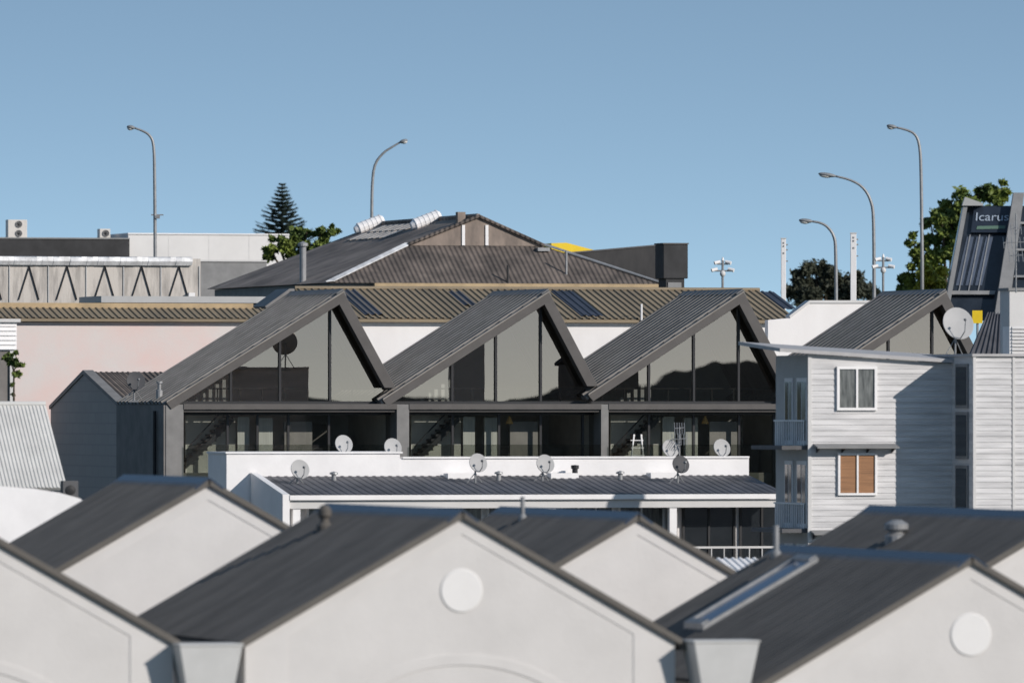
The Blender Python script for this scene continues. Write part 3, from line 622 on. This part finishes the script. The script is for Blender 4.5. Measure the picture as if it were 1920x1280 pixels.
# ------------------------------------------------------------------ hipped warehouse
H=Fr(895,275)
def hip():
    r=H.root('hipped_warehouse'); tag(r,'old warehouse with rusty brown corrugated hip roof and small gablet, in the centre background','building')
    g=2.2; Lr=15
    A1=H.q(612,530,0); B1=H.q(1242,529,0); B1.z=A1.z; gl=H.q(764,460,g); gr=H.q(1018,462,g); gr.z=gl.z; pk=H.q(897,407,g)
    pb=V((pk.x,Lr,pk.z)); Ab=V((A1.x,Lr+1,A1.z)); Bb=V((B1.x,Lr+1,A1.z))
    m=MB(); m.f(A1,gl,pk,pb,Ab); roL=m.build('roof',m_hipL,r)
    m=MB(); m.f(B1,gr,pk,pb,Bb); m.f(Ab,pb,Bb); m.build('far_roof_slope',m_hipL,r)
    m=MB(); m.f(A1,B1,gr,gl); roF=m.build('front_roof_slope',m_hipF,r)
    m=MB(); m.prism([gl+V((.02,-.02,0)),gr+V((-.02,-.02,0)),pk+V((0,-.02,-.03))],(0,.1,0)); gb=m.build('gablet',m_gablet,r)
    for x in (869,913):
        p=H.q(x,460,g-.05); z1=H.q(x,422,g).z; m=MB(); m.box(p.x-.05,p.x+.05,g-.06,g-.025,p.z,z1); m.build('white_batten',m_white,gb)
    m=MB()
    for a,b in ((gl,pk),(gr,pk)): m.tube([a+V((0,-.08,.03)),b+V((0,-.08,.03))],.055,6)
    m.build('gablet_barge',m_hipF,r)
    m=MB()
    m.prism([A1+V((-.02,-.02,.03)),A1+V((.26,-.02,.05)),gl+V((.16,0,.05)),gl+V((-.08,0,.06))],(0,0,.03)); m.build('hip_flashing',m_silver,r)
    m=MB(); m.prism([B1+V((.05,-.02,.03)),B1+V((-.12,-.02,.05)),gr+V((-.08,0,.05)),gr+V((.08,0,.06))],(0,0,.03)); m.build('hip_flashing',m_gal,r)
    m=MB(); m.tube([pk+V((0,0,.04)),pb+V((0,0,.04))],.08,6); m.build('ridge_cap',m_hipL,roL)
    m=MB(); m.box(A1.x+.2,B1.x-.2,.25,Lr+.6,0,A1.z-.02); m.build('wall',m_grey,r)
    m=MB(); x0=H.q(700,535).x; m.box(x0,B1.x,-.18,-.02,H.q(900,540).z,A1.z-.005); m.build('gutter',m_tang,r)
    sl=(pk.z-A1.z)/(pk.x-A1.x); sf=(gl.z-A1.z)/g
    random.seed(11)
    for i in range(9):
        u=random.uniform(A1.x+.6,B1.x-1.2); v=random.uniform(.1,g-.7)
        if A1.x+ (gl.x-A1.x)*v/g+.5<u<B1.x-(B1.x-gr.x)*v/g-.6:
            f=lambda uu,vv:V((uu,vv,A1.z+sf*vv+.012)); m=MB(); w=random.uniform(.15,.3); l=random.uniform(.2,.55); m.slab([f(u,v),f(u+w,v),f(u+w,v+l),f(u,v+l)],.006); m.build('roof_patch',m_hipL if i%2 else m_gablet,roF)
    for v,k in ((7.0,1),(14.2,2)):
        q=[V((pk.x-u,v,pk.z-u*sl+.16)) for u in (.95,.8,0.05,-.05)]
        m=MB(); m.tube(q,[.12,.2,.2,.12],12)
        for i in range(6):
            p=q[1].lerp(q[2],i/5); dd=(q[2]-q[1]).normalized(); m.tube([p-dd*.02,p+dd*.02],.212,12)
        m.build('roof_ventilator',m_white,r)
    m=MB()
    for i in range(7):
        v=8.1+i*.75; u=.25
        for kk in range(2):
            m.slab([V((pk.x-u-kk*.7,v,pk.z-(u+kk*.7)*sl+.06)),V((pk.x-u-kk*.7,v+.5,pk.z-(u+kk*.7)*sl+.06)),V((pk.x-u-.6-kk*.7,v+.5,pk.z-(u+.6+kk*.7)*sl+.06)),V((pk.x-u-.6-kk*.7,v,pk.z-(u+.6+kk*.7)*sl+.06))],.02)
    m.build('roof_light_panels',m_conc,roL)
    p=pk+V((-.35,.9,-.1)); m=MB(); m.box(p.x-.13,p.x+.13,p.y-.13,p.y+.13,p.z-.1,p.z+.28); m.build('chimney',m_gablet,r)
    fx=H.q(568,506,4.0); z=A1.z+(fx.x-A1.x)*sl
    m=MB(); zt=H.q(568,462,4.0).z; m.lathe([(.11,min(z,fx.z)-.3),(.11,zt),(.17,zt+.01),(.17,zt+.1),(.001,zt+.17)],(fx.x,4.0,0),14); m.build('flue',m_gal,r)
    for x,y0,y1,mt in((952,528,497,m_black),(1062,512,470,m_gal)):
        vv=g*(530-y0)/70; p=H.q(x,y0,vv); m=MB(); m.tube([(p.x,vv,p.z-.1),(p.x,vv,H.q(x,y1,vv).z)],.035); m.build('vent_pipe',mt,r)
    p=H.q(1018,468,g*.85); m=MB(); m.box(p.x-.2,p.x+.2,g*.8,g,p.z-.05,p.z+.06); m.build('roof_box',m_gal,r)
hip()
def backbits():
    fr=Fr(1243,284); r=fr.root('dark_parapet_wall'); tag(r,'dark weathered parapet wall right of the hip roofed warehouse','wall')
    pts=[fr.q(x,y) for x,y in((1060,560),(1060,476),(1243,460),(1243,560))]; m=MB(); m.prism(pts,(0,.3,0)); m.build('panel',m_gabd,r)
    pts=[fr.q(x,y,-.03) for x,y in((1060,476),(1243,460),(1243,457.5),(1060,473.5))]; m=MB(); m.prism(pts,(0,.36,0)); m.build('coping',m_dgrey,r)
    fr=Fr(1243,266); r=fr.root('black_plant_housing'); tag(r,'tall black rooftop box at the right end of the warehouse roof','roof plant')
    a=fr.q(1244,522); b=fr.q(1290,458); m=MB(); m.box(a.x,b.x,0,.9,a.z,b.z); m.build('casing',m_blackwall,r,bevel=.02)
    m=MB(); m.box(a.x-.02,b.x+.02,-.03,.93,b.z+.001,b.z+.04); m.build('lid',m_fascia,r)
    c=fr.q(1284,556); m=MB(); m.box(a.x+.1,c.x,.05,.85,c.z-.5,a.z-.002); m.build('base',m_blackwall,r)
    m=MB(); m.box(a.x+.16,c.x-.1,.03,.048,a.z-.34,a.z-.12); m.build('vent_panel',m_grey,r)
    fr=Fr(1075,300); r=fr.root('yellow_canopy'); tag(r,'bright yellow canopy corner behind the hip roof','canopy')
    pts=[fr.q(x,y) for x,y in((1034,456),(1062,455),(1122,471),(1122,500),(1034,500))]; m=MB(); m.prism(pts,(0,2,0)); m.build('canopy_top',m_yellow,r)
    fr=Fr(380,297); r=fr.root('grey_rendered_wall'); tag(r,'plain grey rendered wall between the braced wall and the warehouse','wall')
    a=fr.q(350,575); b=fr.q(500,491); m=MB(); m.box(a.x,b.x,0,.4,a.z,b.z); m.build('panel',m_grey,r); m=MB(); m.box(a.x,b.x,-.05,.45,b.z+.001,b.z+.06); m.build('coping',m_lgrey,r)
    fr=Fr(380,262); r=fr.root('low_grey_roofed_building'); tag(r,'low building with pale flat roof edge above the pink wall','building')
    a=fr.q(190,567); b=fr.q(512,556); m=MB(); m.box(a.x,b.x,0,3,a.z,b.z); m.build('roof',m_lgrey2,r); m=MB(); m.box(a.x+.05,b.x-.05,.1,2.9,a.z-5,a.z-.003); m.build('wall',m_dkwall,r)
    fr=Fr(505,256); r=fr.root('dark_lean_to'); tag(r,'small dark lean-to beside the left sawtooth roof, under the warehouse eaves','building')
    pts=[fr.q(x,y) for x,y in((508,600),(508,572),(545,545),(640,545),(640,600))]; m=MB(); m.prism(pts,(0,1.5,0)); m.build('wall',m_dgrey,r)
    pp=[fr.q(x,y,-.05) for x,y in((500,578),(545,546),(640,546),(640,541),(543,541),(497,574))]; m=MB(); m.prism(pp,(0,1.6,0)); m.build('roof',m_fin,r)
backbits()
def leftback():
    fr=Fr(375,268); r=fr.root('braced_concrete_wall'); tag(r,'stained concrete wall with silver capping and black V braces, at upper left','wall')
    a=fr.q(-60,580); b=fr.q(376,484); m=MB(); m.box(a.x,b.x,0,.5,a.z-1,b.z-.02); m.build('panel',m_conc,r)
    c=fr.q(360,498,-.10); d=fr.q(360,483,-.10)
    m=MB(); n=40; us=[a.x+(c.x-a.x)*i/n for i in range(n+1)]
    for i in range(n):
        j=random.uniform(-.012,.012); m.prism([(us[i],-.10+j,c.z),(us[i]+.02,-.15+j,(c.z+d.z)/2),(us[i]+.02,-.10,d.z+j),(us[i],.1,d.z+.02),(us[i],.1,c.z)],(us[i+1]-us[i]-.003,0,0))
    m.build('silver_capping',m_silver,r)
    for x in (-15,55,126,197,266,336):
        tp=fr.q(x,499,-.03)
        for dx in (-20,18):
            bt=fr.q(x+dx,562,-.03); m=MB(); m.tube([tp,bt],.02,6); m.build('brace',m_black,r)
    for x in (18,91,162,232,302,374):
        tp=fr.q(x,499,-.03); m=MB(); m.box(tp.x-.018,tp.x+.018,-.03,.0-.003,a.z,tp.z); m.build('mullion',m_lgrey2,r)
    m=MB(); p=fr.q(358,556,-.1); m.box(p.x-.1,p.x+.1,-.25,-.06,p.z-.2,p.z+.12); m.build('junction_box',m_white,r)
    fr=Fr(240,306); r=fr.root('white_panel_building'); tag(r,'white panelled building with black fascia on its left part, upper left background','building')
    a=fr.q(240.5,500); b=fr.q(542,441); m=MB(); m.box(a.x,b.x,0,4,a.z-3,b.z); m.build('wall',m_wpanel,r)
    m=MB(); m.box(a.x-.02,b.x,-.04,4.05,b.z+.001,b.z+.05); m.build('coping',m_white,r)
    for i in range(1,4): m=MB(); u=a.x+(b.x-a.x)*i/4; m.box(u-.005,u+.005,-.006,-.002,a.z,b.z-.01); m.build('panel_joint',m_lgrey,r)
    c=fr.q(-60,482); d=fr.q(239,449); m=MB(); m.box(c.x,a.x-.025,-.3,4,c.z,d.z); m.build('black_fascia',m_blackwall,r)
    m=MB(); m.box(c.x,a.x-.03,.0,4,c.z-4,c.z-.003); m.build('lower_wall',m_lgrey,r)
    m=MB(); m.box(c.x,a.x-.025,-.34,4,d.z+.001,d.z+.05); m.build('fascia_cap',m_grey,r)
    def ac(x0,x1,y0,y1,label,fans):
        p=fr.q(x0,y1,1.5); q=fr.q(x1,y0,1.5); w=fr.w(p); r=empty('air_conditioner',w,A); tag(r,label,'air conditioner','rooftop air conditioners at upper left')
        wd=q.x-p.x; h=q.z-p.z; m=MB(); m.box(0,wd,0,.4,0,h); m.build('casing',m_acw,r,bevel=.015)
        for i in range(fans):
            m=MB(); R=min(wd*.34,h/fans*.38); cz=h*(i+.5)/fans; m.lathe([(R,0),(R,.03),(R*.9,.035),(R*.88,.012),(.001,.012)],(wd*.56,-.002,cz),20,Quaternion((1,0,0),math.pi/2)); o=m.build('fan_grille',m_grey,r)
            m=MB()
            for k in range(6):
                an=k*math.pi/6; m.tube([(wd*.56-R*.85*math.cos(an),-.03,cz-R*.85*math.sin(an)),(wd*.56+R*.85*math.cos(an),-.03,cz+R*.85*math.sin(an))],.006,4)
            m.lathe([(R*.2,.02),(R*.2,.04),(.001,.045)],(wd*.56,-.004,cz),12,Quaternion((1,0,0),math.pi/2)); m.build('fan_guard',m_black,o)
        m=MB(); m.box(.05,.12,.02,.38,-.25,-.002); m.box(wd-.12,wd-.05,.02,.38,-.25,-.002); m.build('foot',m_black,r)
    ac(15,51,412,446,'large beige air conditioner with two fans on the black fascia roof',2)
    ac(187,207,429,446,'small white air conditioner on the roof, right of the two fan unit',1)
leftback()
# ------------------------------------------------------------------ dark angled building with sign
def signbuilding():
    fr=Fr(1890,292,0.0); r=fr.root('angled_glass_building'); tag(r,'dark glazed building with leaning front, grey fins and a shop sign, at right edge','building')
    vb=2.0
    Q=lambda x,y: fr.q(x,y,(600-y)/220*vb)
    m=MB(); pts=[Q(1770,600),Q(1812,386),Q(1990,386),Q(1990,600)]
    m.prism(pts,(0,3,0)); m.build('glazed_front',m_navy,r)
    def strip(x0,y0,x1,y1,w0,w1,mt,nm,d=.12):
        m=MB(); a,b,c,e=Q(x0,y0),Q(x0+w0,y0),Q(x1+w1,y1),Q(x1,y1); m.prism([p+V((0,-d,0)) for p in (a,b,c,e)],(0,d+.05,0)); return m.build(nm,mt,r)
    strip(1766,600,1806,384,9,8,m_grey,'fin',.3)
    strip(1862,600,1899,362,26,20,m_grey,'fin',.5)
    m=MB(); a=Q(1803,386); b=Q(1842,386); m.prism([V((a.x,a.y-.4,a.z)),V((b.x,b.y-.4,a.z)),V((b.x,b.y-.4,a.z+.08)),V((a.x+.1,a.y-.4,a.z+.3))],(0,.6,0)); m.build('fin_cap',m_lgrey2,r)
    for (x0,x1) in ((1800,1823),(1818,1841),(1836,1859)): strip(x0-3,545,x1-5,440,2,2,m_gal,'mullion',.06)
    for (x0,x1) in ((1792,1815),(1810,1833),(1828,1851)): strip(x0,535,x1-2,444,13,13,m_bluestrip,'blue_pane',.03)
    strip(1779,552,1781,545,85,85,m_grey,'ledge',.2)
    for i in range(3): strip(1900,520-i*50,1902,516-i*50,30,30,m_gal,'louvre',.12)
    a=Q(1820,436); b=Q(1890,436); c=Q(1894,388); e=Q(1826,390)
    m=MB(); m.prism([p+V((0,-.14,0)) for p in (a,b,c,e)],(0,.1,0)); sg=m.build('sign_panel',m_sign,r)
    def text(s,x,y,hpx,mt,nm):
        cu=bpy.data.curves.new('t','FONT'); cu.body=s; cu.size=1; cu.extrude=.01; cu.shear=.08
        to=bpy.data.objects.new('t',cu); COL.objects.link(to); bpy.context.view_layer.update()
        me=bpy.data.meshes.new_from_object(to.evaluated_get(bpy.context.evaluated_depsgraph_get())); bpy.data.objects.remove(to)
        o=bpy.data.objects.new(nm,me); COL.objects.link(o); me.materials.clear(); me.materials.append(mt); o.parent=sg
        p=Q(x,y); k=hpx*292/F; th=math.atan2(220*292/F,vb)
        o.location=p+V((0,-.17,0)); o.rotation_euler=(th,0,0); o.scale=(k*1.08,k,k)
    text('Icarus',1827,414,25,m_letter,'sign_lettering')
    m=MB(); a,b,c,e=Q(1830,430),Q(1884,429),Q(1885,423),Q(1832,424); m.prism([p+V((0,-.16,0)) for p in (a,b,c,e)],(0,.015,0)); m.build('sign_stripe',m_green,sg)
signbuilding()
# ------------------------------------------------------------------ street lamps, masts
def lamp(base,path,head,d,label,r0=.062,bracket=None):
    b=W(*base,d); b.z=HC+.95
    r=empty('street_lamp',b); tag(r,label,'street lamp','tall curved street lamps against the sky')
    pts=[V((0,0,0))]+[W(x,y,d)-b for x,y in path]
    sm=[pts[0]]
    for i in range(1,len(pts)-1):
        for t in (0,.33,.66):
            p0,p1,p2,p3=pts[i-1],pts[i],pts[i+1],pts[min(i+2,len(pts)-1)]
            if i==1: p0=p1-(p2-p1)
            sm.append(.5*((2*p1)+(p2-p0)*t+(2*p0-5*p1+4*p2-p3)*t*t+(3*p1-p0-3*p2+p3)*t**3))
    sm.append(pts[-1])
    n=len(sm); m=MB(); m.tube(sm,[r0*(1-.45*i/(n-1)) for i in range(n)],8); m.build('pole',m_gal,r,smooth=True)
    e=sm[-1]; h=W(*head,d)-b; L=(h-e).length; q=(h-e).normalized().to_track_quat('X','Z'); c=(e+h)/2
    m=MB(); m.ball(c,L*.62,.12,.07,q,14,8); hd=m.build('lamp_head',m_lamp,r,smooth=True)
    m=MB(); m.ball(c+q@V((L*.12,0,-.045)),L*.4,.1,.06,q,12,6); m.build('lens',m_lens,hd,smooth=True)
    m=MB(); m.lathe([(.14,0),(.14,.05),(.10,.06),(.10,.9),(.07,.95)],(0,0,0),10); m.build('base_sleeve',m_gal,r)
    if bracket:
        p=W(*bracket,d)-b; m=MB(); m.box(p.x-.2,p.x+.2,-.03,.03,p.z-.02,p.z+.02); m.box(p.x-.08,p.x+.08,-.1,.1,p.z-.12,p.z-.02); m.build('bracket',m_gal,r)
lamp((291,560),[(291,480),(290,340),(288,275),(281,255),(268,246),(252,240)],(239,238),281,'street lamp above the white panelled building at left, arm pointing left',bracket=(295,403))
lamp((697,520),[(697,425),(698,350),(703,310),(718,288),(735,276),(750,267)],(763,263),300,'street lamp behind the warehouse roof, the only one with its arm pointing right')
lamp((1729,560),[(1729,490),(1727,330),(1724,275),(1716,253),(1700,244),(1680,239)],(1664,236),282,'tallest street lamp at right, in front of the leafy tree')
lamp((1639,640),[(1639,560),(1638,420),(1633,378),(1618,352),(1595,338),(1565,330)],(1537,326),276,'street lamp right of the tall white post with arm pointing left over it')
lamp((1568,660),[(1568,600),(1567,480),(1564,445),(1552,426),(1538,418),(1522,415)],(1500,413),270,'shortest street lamp between the two white posts')
def whitepost(px,y0,y1,wpx,d,label):
    b=W(px,y1,d); b.z=min(b.z,HC+.9); r=empty('white_post',b); tag(r,label,'post','tall square white posts'); s=d/F; h=W(px,y0,d).z-b.z; w=wpx*s/2
    m=MB(); m.box(-w,w,-w,w,0,h); m.build('shaft',m_white,r,bevel=.01)
    m=MB()
    for k in (.1,.2,.42): m.box(-w*.25,w*.3,-w-.012,-w-.002,h-k-.05,h-k); m.box(w*.2,w+.06,-w*.5,w*.5,h-k*1.6-.04,h-k*1.6)
    m.build('fitting',m_grey,r)
    m=MB(); m.box(-w*1.15,w*1.15,-w*1.15,w*1.15,h+.001,h+.03); m.build('cap',m_lgrey,r)
whitepost(1469,448,560,9,266,'tall white post left of the shortest street lamp')
whitepost(1600,438,600,11,264,'tall white post between two street lamps')
def cctv(px,y0,y1,d,label):
    b=W(px,y1,d); b.z=HC+.9; r=empty('camera_mast',b); tag(r,label,'camera mast','masts topped with security cameras'); s=d/F; H=W(px,y0,d).z-b.z
    m=MB(); m.tube([(0,0,0),(0,0,H)],.04,8); m.tube([(-.27,0,H-.33),(.27,0,H-.33)],.025,6); m.tube([(-.18,0,H-.12),(.18,0,H-.12)],.02,6); m.build('mast',m_gal,r)
    for (x,z,dx) in ((-.25,-.3,-1),(.25,-.3,1),(-.16,-.07,-1),(.16,-.07,1)):
        m=MB(); m.tube([(x-.08*dx,0,H+z+.03),(x+.10*dx,-.06,H+z-.02)],[.05,.06],8); m.build('camera',m_white,r)
    m=MB(); m.ball((0,-.02,H-.42),.09,.09,.1); m.build('dome_camera',m_lgrey,r,smooth=True)
    m=MB(); m.tube([(0,0,H),(0,0,H+.1)],[.05,.02],8); m.build('finial',m_white,r)
cctv(1355,488,560,268,'camera mast standing alone over the tan roof, left of the white posts')
cctv(1656,482,580,272,'camera mast between the street lamps and the leafy tree')
# ------------------------------------------------------------------ trees
def leafy(name,label,d,blobs,n,size,mt,trunk,cat='tree',flat=1.0,dy=1.0,spread=.6,cl=(.18,.36)):
    b=W(trunk[0],trunk[1],d); b.z=HC+.9
    if cat=='vine': b.z=W(trunk[0],trunk[1],d).z
    r=empty(name,b); tag(r,label,cat)
    tot=sum(x[2]**2 for x in blobs); m=MB(); s=d/F; cents=[]
    for (x,y,rp) in blobs:
        c=W(x,y,d)-b; R=rp*s; c.y+=random.uniform(-.4,.4)*dy*R; cents.append((c,R)); k=int(n*rp*rp/tot); sub=[]
        for _ in range(max(6,int(R*R*14))):
            v=V((random.gauss(0,1),random.gauss(0,1),random.gauss(0,1))).normalized(); v.z*=flat
            sub.append((c+v*R*random.uniform(.35,1.05),R*random.uniform(*cl)))
        for i in range(k):
            sc,sr=random.choice(sub); p=sc+V((random.gauss(0,1),random.gauss(0,1),random.gauss(0,.8)))*sr*spread
            nrm=V((random.gauss(.3,1),random.gauss(-.5,1),random.gauss(.5,1))).normalized(); t=nrm.orthogonal().normalized(); t.rotate(Quaternion(nrm,random.random()*6.28)); w=nrm.cross(t)
            L=size*random.uniform(.6,1.4)
            m.f(p-t*L,p-w*L*.45,p+t*L,p+w*L*.45)
    m.build('crown',mt,r)
    m=MB(); k=.22 if cat!='vine' else .03
    mid=V((0,0,max(.5,min(c.z for c,_ in cents)*.7))) if cat!='vine' else V((0,0,.9))
    m.tube([(0,0,0),mid*.5,mid],[k,k*.8,k*.6],8)
    for c,R in cents: m.tube([mid*.9,(mid+c)/2+V((0,0,-.1 if cat!='vine' else 0)),c+V((0,0,R*.3))],[k*.45,k*.28,k*.1],6)
    m.build('trunk',m_bark,r)
leafy('leafy_tree','large bushy green tree behind the leaning glass building at right',318,
  [(1714,465,26),(1745,425,32),(1785,385,36),(1835,372,30),(1878,360,20),(1770,460,46),(1722,512,34),(1758,520,44),(1800,440,46),(1705,545,26),(1745,560,42),(1848,400,38),(1880,392,24),(1800,400,40),(1765,410,30),(1737,480,34)],20000,.13,m_leaf,(1780,600),cl=(.13,.28))
leafy('yellow_green_shrub','small yellow green shrub at the foot of the large bushy tree',299,[(1742,508,17),(1755,526,22),(1727,530,20),(1742,545,28),(1768,540,14)],4500,.10,m_leafy,(1745,600),'shrub')
leafy('dark_evergreen_tree','dark flat topped evergreen tree behind the shortest street lamp',345,[(1500,520,22),(1530,508,22),(1560,512,20),(1490,545,24),(1520,545,30),(1560,540,32),(1600,530,26),(1590,552,28),(1545,498,12),(1625,545,22),(1510,560,30),(1640,560,22)],17000,.095,m_leafd,(1535,620),flat=.6,spread=.75)
leafy('leafy_bush_tree','bright green leafy treetop left of the warehouse roof, below the pine',299,[(520,462,20),(545,450,20),(575,440,19),(603,435,18),(625,432,11),(560,470,28),(600,460,26),(508,476,15),(535,475,24),(590,478,24)],11000,.10,m_leaf,(565,580),cl=(.15,.3))
leafy('climbing_vine','green vine hanging on the corner of the white louvred house',202.4,[(22,672,14),(33,680,12),(14,668,10),(30,700,9),(24,722,5),(25,740,3)],1500,.05,m_leaf,(26,762),'vine')
def norfolk():
    d=350; K=d/420; b=W(529,560,d); b.z=HC+.95; r=empty('norfolk_pine',b); tag(r,'dark tiered conifer rising above the white panelled building','tree')
    H=W(529,347,d).z-b.z
    m=MB(); m.tube([(0,0,0),(0,0,H*.6),(0,0,H)],[.22,.10,.01],8); m.build('trunk',m_bark,r)
    m=MB(); z=H; i=0
    while z>H-5.0*K:
        t=(H-z)/K; L=min(.14+.52*t,2.0)*K; k=9 if t>.4 else 6
        for j in range(k):
            an=2*math.pi*(j+.5*(i%2))/k+random.uniform(-.18,.18); dr=V((math.cos(an),math.sin(an),0)); l=L*random.uniform(.75,1.12); lift=random.uniform(-.05,.05)
            n=max(6,int(l/(.028*K)))
            for e in range(n):
                x=(e+.5)/n; p=V((0,0,z))+dr*l*x+V((0,0,-.08*x*l+(.24+lift)*x*x*l))
                for sgn in (-1,1,0,.5,-.5):
                    side=(dr.cross(V((0,0,1)))*sgn*.15*(1.15-x*.5)+V((0,0,.06 if sgn else .09))*random.uniform(.5,1.2)+dr*.06)*K
                    q=V((random.gauss(0,.016),random.gauss(0,.016),random.gauss(0,.016))); up=V((0,0,.03*K))
                    m.f(p+q-up,p+side+q,p+q+up+dr*.04*K)
        z-=(.17+.03*random.random())*K; i+=1
    m.build('crown',m_pine,r)
norfolk()
# ------------------------------------------------------------------ light and camera
sd=V((1.083,-.729,.60)).normalized()
w=bpy.data.worlds.new('World'); SC.world=w; w.use_nodes=True; N=w.node_tree.nodes; Lk=w.node_tree.links
bg=N['Background']; bg.inputs['Strength'].default_value=.13
sky=N.new('ShaderNodeTexSky'); sky.sky_type='NISHITA'; sky.sun_disc=False; sky.sun_elevation=math.asin(sd.z); sky.sun_rotation=math.atan2(sd.x,sd.y); sky.ozone_density=1.0; sky.air_density=1.0; sky.dust_density=.3
tc=N.new('ShaderNodeTexCoord'); sp=N.new('ShaderNodeSeparateXYZ'); ma=N.new('ShaderNodeMath'); ma.operation='MULTIPLY_ADD'; ma.inputs[1].default_value=6.5; ma.inputs[2].default_value=.19
mx=N.new('ShaderNodeMath'); mx.operation='MAXIMUM'; mx.inputs[1].default_value=.06; cb=N.new('ShaderNodeCombineXYZ'); nm=N.new('ShaderNodeVectorMath'); nm.operation='NORMALIZE'
Lk.new(tc.outputs['Generated'],sp.inputs[0]); Lk.new(sp.outputs['X'],cb.inputs['X']); Lk.new(sp.outputs['Y'],cb.inputs['Y']); Lk.new(sp.outputs['Z'],ma.inputs[0]); Lk.new(ma.outputs[0],mx.inputs[0]); Lk.new(mx.outputs[0],cb.inputs['Z'])
tn=N.new('ShaderNodeMix'); tn.data_type='RGBA'; tn.blend_type='MULTIPLY'; tn.inputs[0].default_value=1; tn.inputs[7].default_value=(1.46,1.46,1.30,1)
Lk.new(cb.outputs[0],nm.inputs[0]); Lk.new(nm.outputs[0],sky.inputs['Vector']); Lk.new(sky.outputs[0],tn.inputs[6]); Lk.new(tn.outputs[2],bg.inputs['Color'])
sl=bpy.data.lights.new('Sun','SUN'); sl.energy=4.0; sl.angle=math.radians(.5); sl.color=(1,.935,.87); so=bpy.data.objects.new('Sun',sl); COL.objects.link(so); so.rotation_euler=sd.to_track_quat('Z','Y').to_euler(); so.location=(60,-40,80)
cd=bpy.data.cameras.new('Camera'); co=bpy.data.objects.new('Camera',cd); COL.objects.link(co); SC.camera=co
co.location=(0,0,HC); co.rotation_euler=(math.pi/2,0,0); cd.sensor_width=36; cd.lens=F/1920*36; cd.shift_y=(HY-640)/1920; cd.clip_start=1; cd.clip_end=6000
cd.dof.use_dof=True; cd.dof.focus_distance=240; cd.dof.aperture_fstop=2.0
SC.view_settings.view_transform='Standard'; SC.view_settings.look='None'; SC.view_settings.exposure=0
